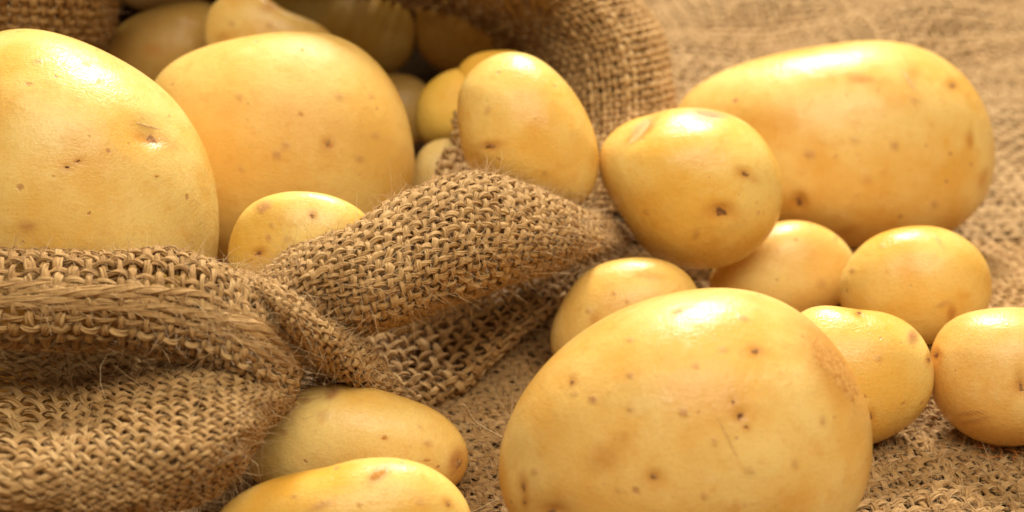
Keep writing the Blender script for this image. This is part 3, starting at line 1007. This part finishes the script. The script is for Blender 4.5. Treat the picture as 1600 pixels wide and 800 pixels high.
# the under side of the roll falling to the cloth
cloth_part('lower_fold', [
    [(470,490,.378),(530,495,.384),(600,490,.390),(680,470,.397),(750,445,.403),(820,420,.409),(880,398,.416),(945,383,.428)],
    [(490,525,.374),(548,533,.380),(615,530,.386),(690,505,.393),(762,476,.399),(830,447,.406),(890,418,.414),(950,391,.428)],
    [(520,565,.370),(572,575,.375),(632,572,.381),(702,543,.388),(776,505,.396),(842,465,.405),(898,432,.414),(954,398,.428)],
    [(560,606,.367),(602,606,.370),(654,602,.374),(720,572,.381),(792,524,.392),(852,478,.403),(906,441,.414),(956,402,.429)],
    [(590,628,.371),(630,630,.373),(676,626,.376),(738,590,.384),(802,535,.395),(858,485,.406),(908,446,.418),(956,404,.431)],
    [(600,622,.382),(640,622,.384),(684,616,.386),(742,580,.394),(804,526,.405),(858,476,.416),(906,440,.428),(954,400,.436)],
], seed=26, angle=-0.12, cover=0.50)

# small inner fold under the glossy potato
cloth_part('inner_fold', [
    [(712,170,.432),(740,180,.434),(790,200,.436)],
    [(700,225,.420),(735,235,.424),(790,255,.426)],
    [(672,285,.405),(715,290,.410),(780,300,.412)],
    [(650,330,.392),(700,335,.398),(770,340,.400)],
], seed=27, detail=False)

# the far rim standing up behind, rolled outward; its unseen top is shaped to overhang and shade the inside
cloth_part('standing_rim', [
    [(800,330,.470),(805,250,.475),(805,180,.485),(790,110,.50),(740,50,.51),(640,20,.52),(500,-20,.51),(350,-100,.49),(200,-60,.45)],
    [(860,330,.452),(868,250,.457),(872,175,.466),(853,90,.474),(795,30,.478),(690,-12,.47),(530,-60,.45),(350,-140,.455),(190,-85,.425)],
    [(890,330,.440),(905,250,.445),(912,172,.453),(897,78,.460),(840,12,.460),(730,-30,.445),(550,-78,.42),(350,-165,.44),(180,-100,.412)],
    [(935,330,.434),(955,248,.438),(965,166,.446),(950,66,.452),(890,-8,.452),(770,-65,.436),(570,-125,.41),(350,-210,.434),(160,-140,.405)],
    [(985,330,.438),(1008,242,.441),(1018,158,.449),(1000,58,.457),(935,-23,.460),(805,-120,.446),(590,-200,.418),(350,-280,.434),(140,-210,.408)],
    [(1015,330,.447),(1038,238,.450),(1046,152,.459),(1026,50,.470),(960,-32,.476),(825,-165,.466),(600,-300,.442),(350,-350,.445),(130,-290,.42)],
    [(1015,325,.462),(1040,235,.466),(1046,150,.476),(1026,52,.49),(960,-30,.506),(825,-170,.50),(600,-325,.475),(350,-345,.46),(130,-305,.445)],
], seed=28, detail=False, rate=1.2, cover=0.58, wrinkle=0.0005, pitch=0.0034)

# flap of the upper rim hanging down at the left
cloth_part('hanging_flap', [
    [(-120,-120,0.412),(-30,-120,0.412),(60,-120,0.412),(120,-115,0.414),(165,-105,0.422),(185,-100,0.440)],
    [(-120,-40,0.416),(-30,-40,0.415),(60,-40,0.416),(120,-38,0.420),(166,-35,0.430),(187,-32,0.450)],
    [(-120,40,0.428),(-30,42,0.427),(60,45,0.428),(115,45,0.434),(158,42,0.444),(178,40,0.464)],
    [(-120,110,0.440),(-30,110,0.440),(60,112,0.441),(105,110,0.448),(146,104,0.457),(164,100,0.476)],
], seed=29, detail=False, rate=4.0, cover=0.74, pitch=0.0027)

# the closed body of the sack behind the mouth: one dome of cloth that blocks light, its colour darkened for shade
ring = np.array([(1030,300,.462),(1050,190,.468),(1040,90,.482),(985,0,.498),(860,-150,.495),(610,-325,.47),(350,-345,.455),(120,-305,.44),(-150,-150,.45),
                 (-330,60,.43),(-380,300,.40),(-280,520,.372),(-60,600,.372),(150,600,.365),(330,610,.356),(450,600,.36),(580,600,.378),(720,520,.395),(850,440,.412),(960,370,.435)], float)
RP = at(ring[:, 0], ring[:, 1], ring[:, 2])
cen = RP.mean(0) + np.array([-0.03, 0, 0.0])
rows = []
for k in np.linspace(0, 1, 12):
    sh = math.sqrt(max(0, 1 - k ** 2.6))
    rows.append(cen + (RP - cen) * max(sh, 0.02) + np.array([-0.10, 0.24, -0.005]) * k)
G = np.array(rows)
G = np.concatenate([G, G[:, :1]], 1)
Wv, Wu = cr_weights(G.shape[0], 60), cr_weights(G.shape[1], 140)
S = np.einsum('ia,abk,jb->ijk', Wv, G, Wu)
S[..., 2] = np.maximum(S[..., 2], ground_z(S[..., 0], S[..., 1]) + 0.0016)
ii = np.arange(60 * 140).reshape(60, 140)
Qb = np.stack([ii[:-1, :-1], ii[1:, :-1], ii[1:, 1:], ii[:-1, 1:]], -1).reshape(-1, 4)
aa, bb = np.meshgrid(np.linspace(0, 0.3, 60), np.linspace(0, 0.75, 140), indexing='ij')
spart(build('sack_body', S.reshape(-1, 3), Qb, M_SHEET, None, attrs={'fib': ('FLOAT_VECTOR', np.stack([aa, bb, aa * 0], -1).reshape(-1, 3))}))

spart(fibres('loose_fibres', FZ, None, seed=31))


# ------------------------------------------------------------------ single stray fibres
def strand(name, pts, rad, mat, label, cat, group=None):
    P = grid([pts])[0]
    C = cr_weights(len(P), 40) @ P
    T = norm(np.gradient(C, axis=0))
    B = norm(np.cross(T, FV))
    acc = Acc()
    acc.tube(C, B, np.cross(B, T), rad, rad, 5, np.arange(40) * 0.8, 0.75)
    o = acc.make(name, mat, None)
    return tag(o, label, cat, group) if label else o


strand('jute_fibre', [(765,718,.347),(750,690,.345),(738,665,.343),(725,640,.340),(718,632,.339),(728,634,.339),(740,655,.340),(757,668,.338),(785,683,.3335)], 0.00008, M_JUTE_F,
       'single pale jute fibre sticking up in a sharp bend left of the foreground giant potato', 'fibre')
rt = bpy.data.objects.new('red_fibres', None)
sc.collection.objects.link(rt)
rt.location = at(1570, 706, .366)
tag(rt, 'few orange red threads tangled under the potato at the right edge', 'fibres')
r3 = np.random.default_rng(5)
for k in range(9):
    x, y = r3.uniform(1540, 1596), r3.uniform(697, 716)
    pts = []
    dx, dy = r3.normal(0, 8), r3.normal(0, 6)
    for j in range(5):
        pts.append((x, y, 0.19 / math.sin(PITCH + math.atan((y - 400) / FPX)) * math.cos(math.atan((y - 400) / FPX)) - 0.003 - 0.001 * math.sin(j)))
        x += dx + r3.normal(0, 4)
        y += dy * 0.6 + r3.normal(0, 3)
    o = strand('thread', pts, 0.00007, M_RED, None, None)
    o.parent = rt
    o.matrix_parent_inverse = Matrix.Translation(rt.location).inverted()

print('TRIS', sum(len(o.data.loops) - 2 * len(o.data.polygons) for o in sc.objects if o.type == 'MESH'))
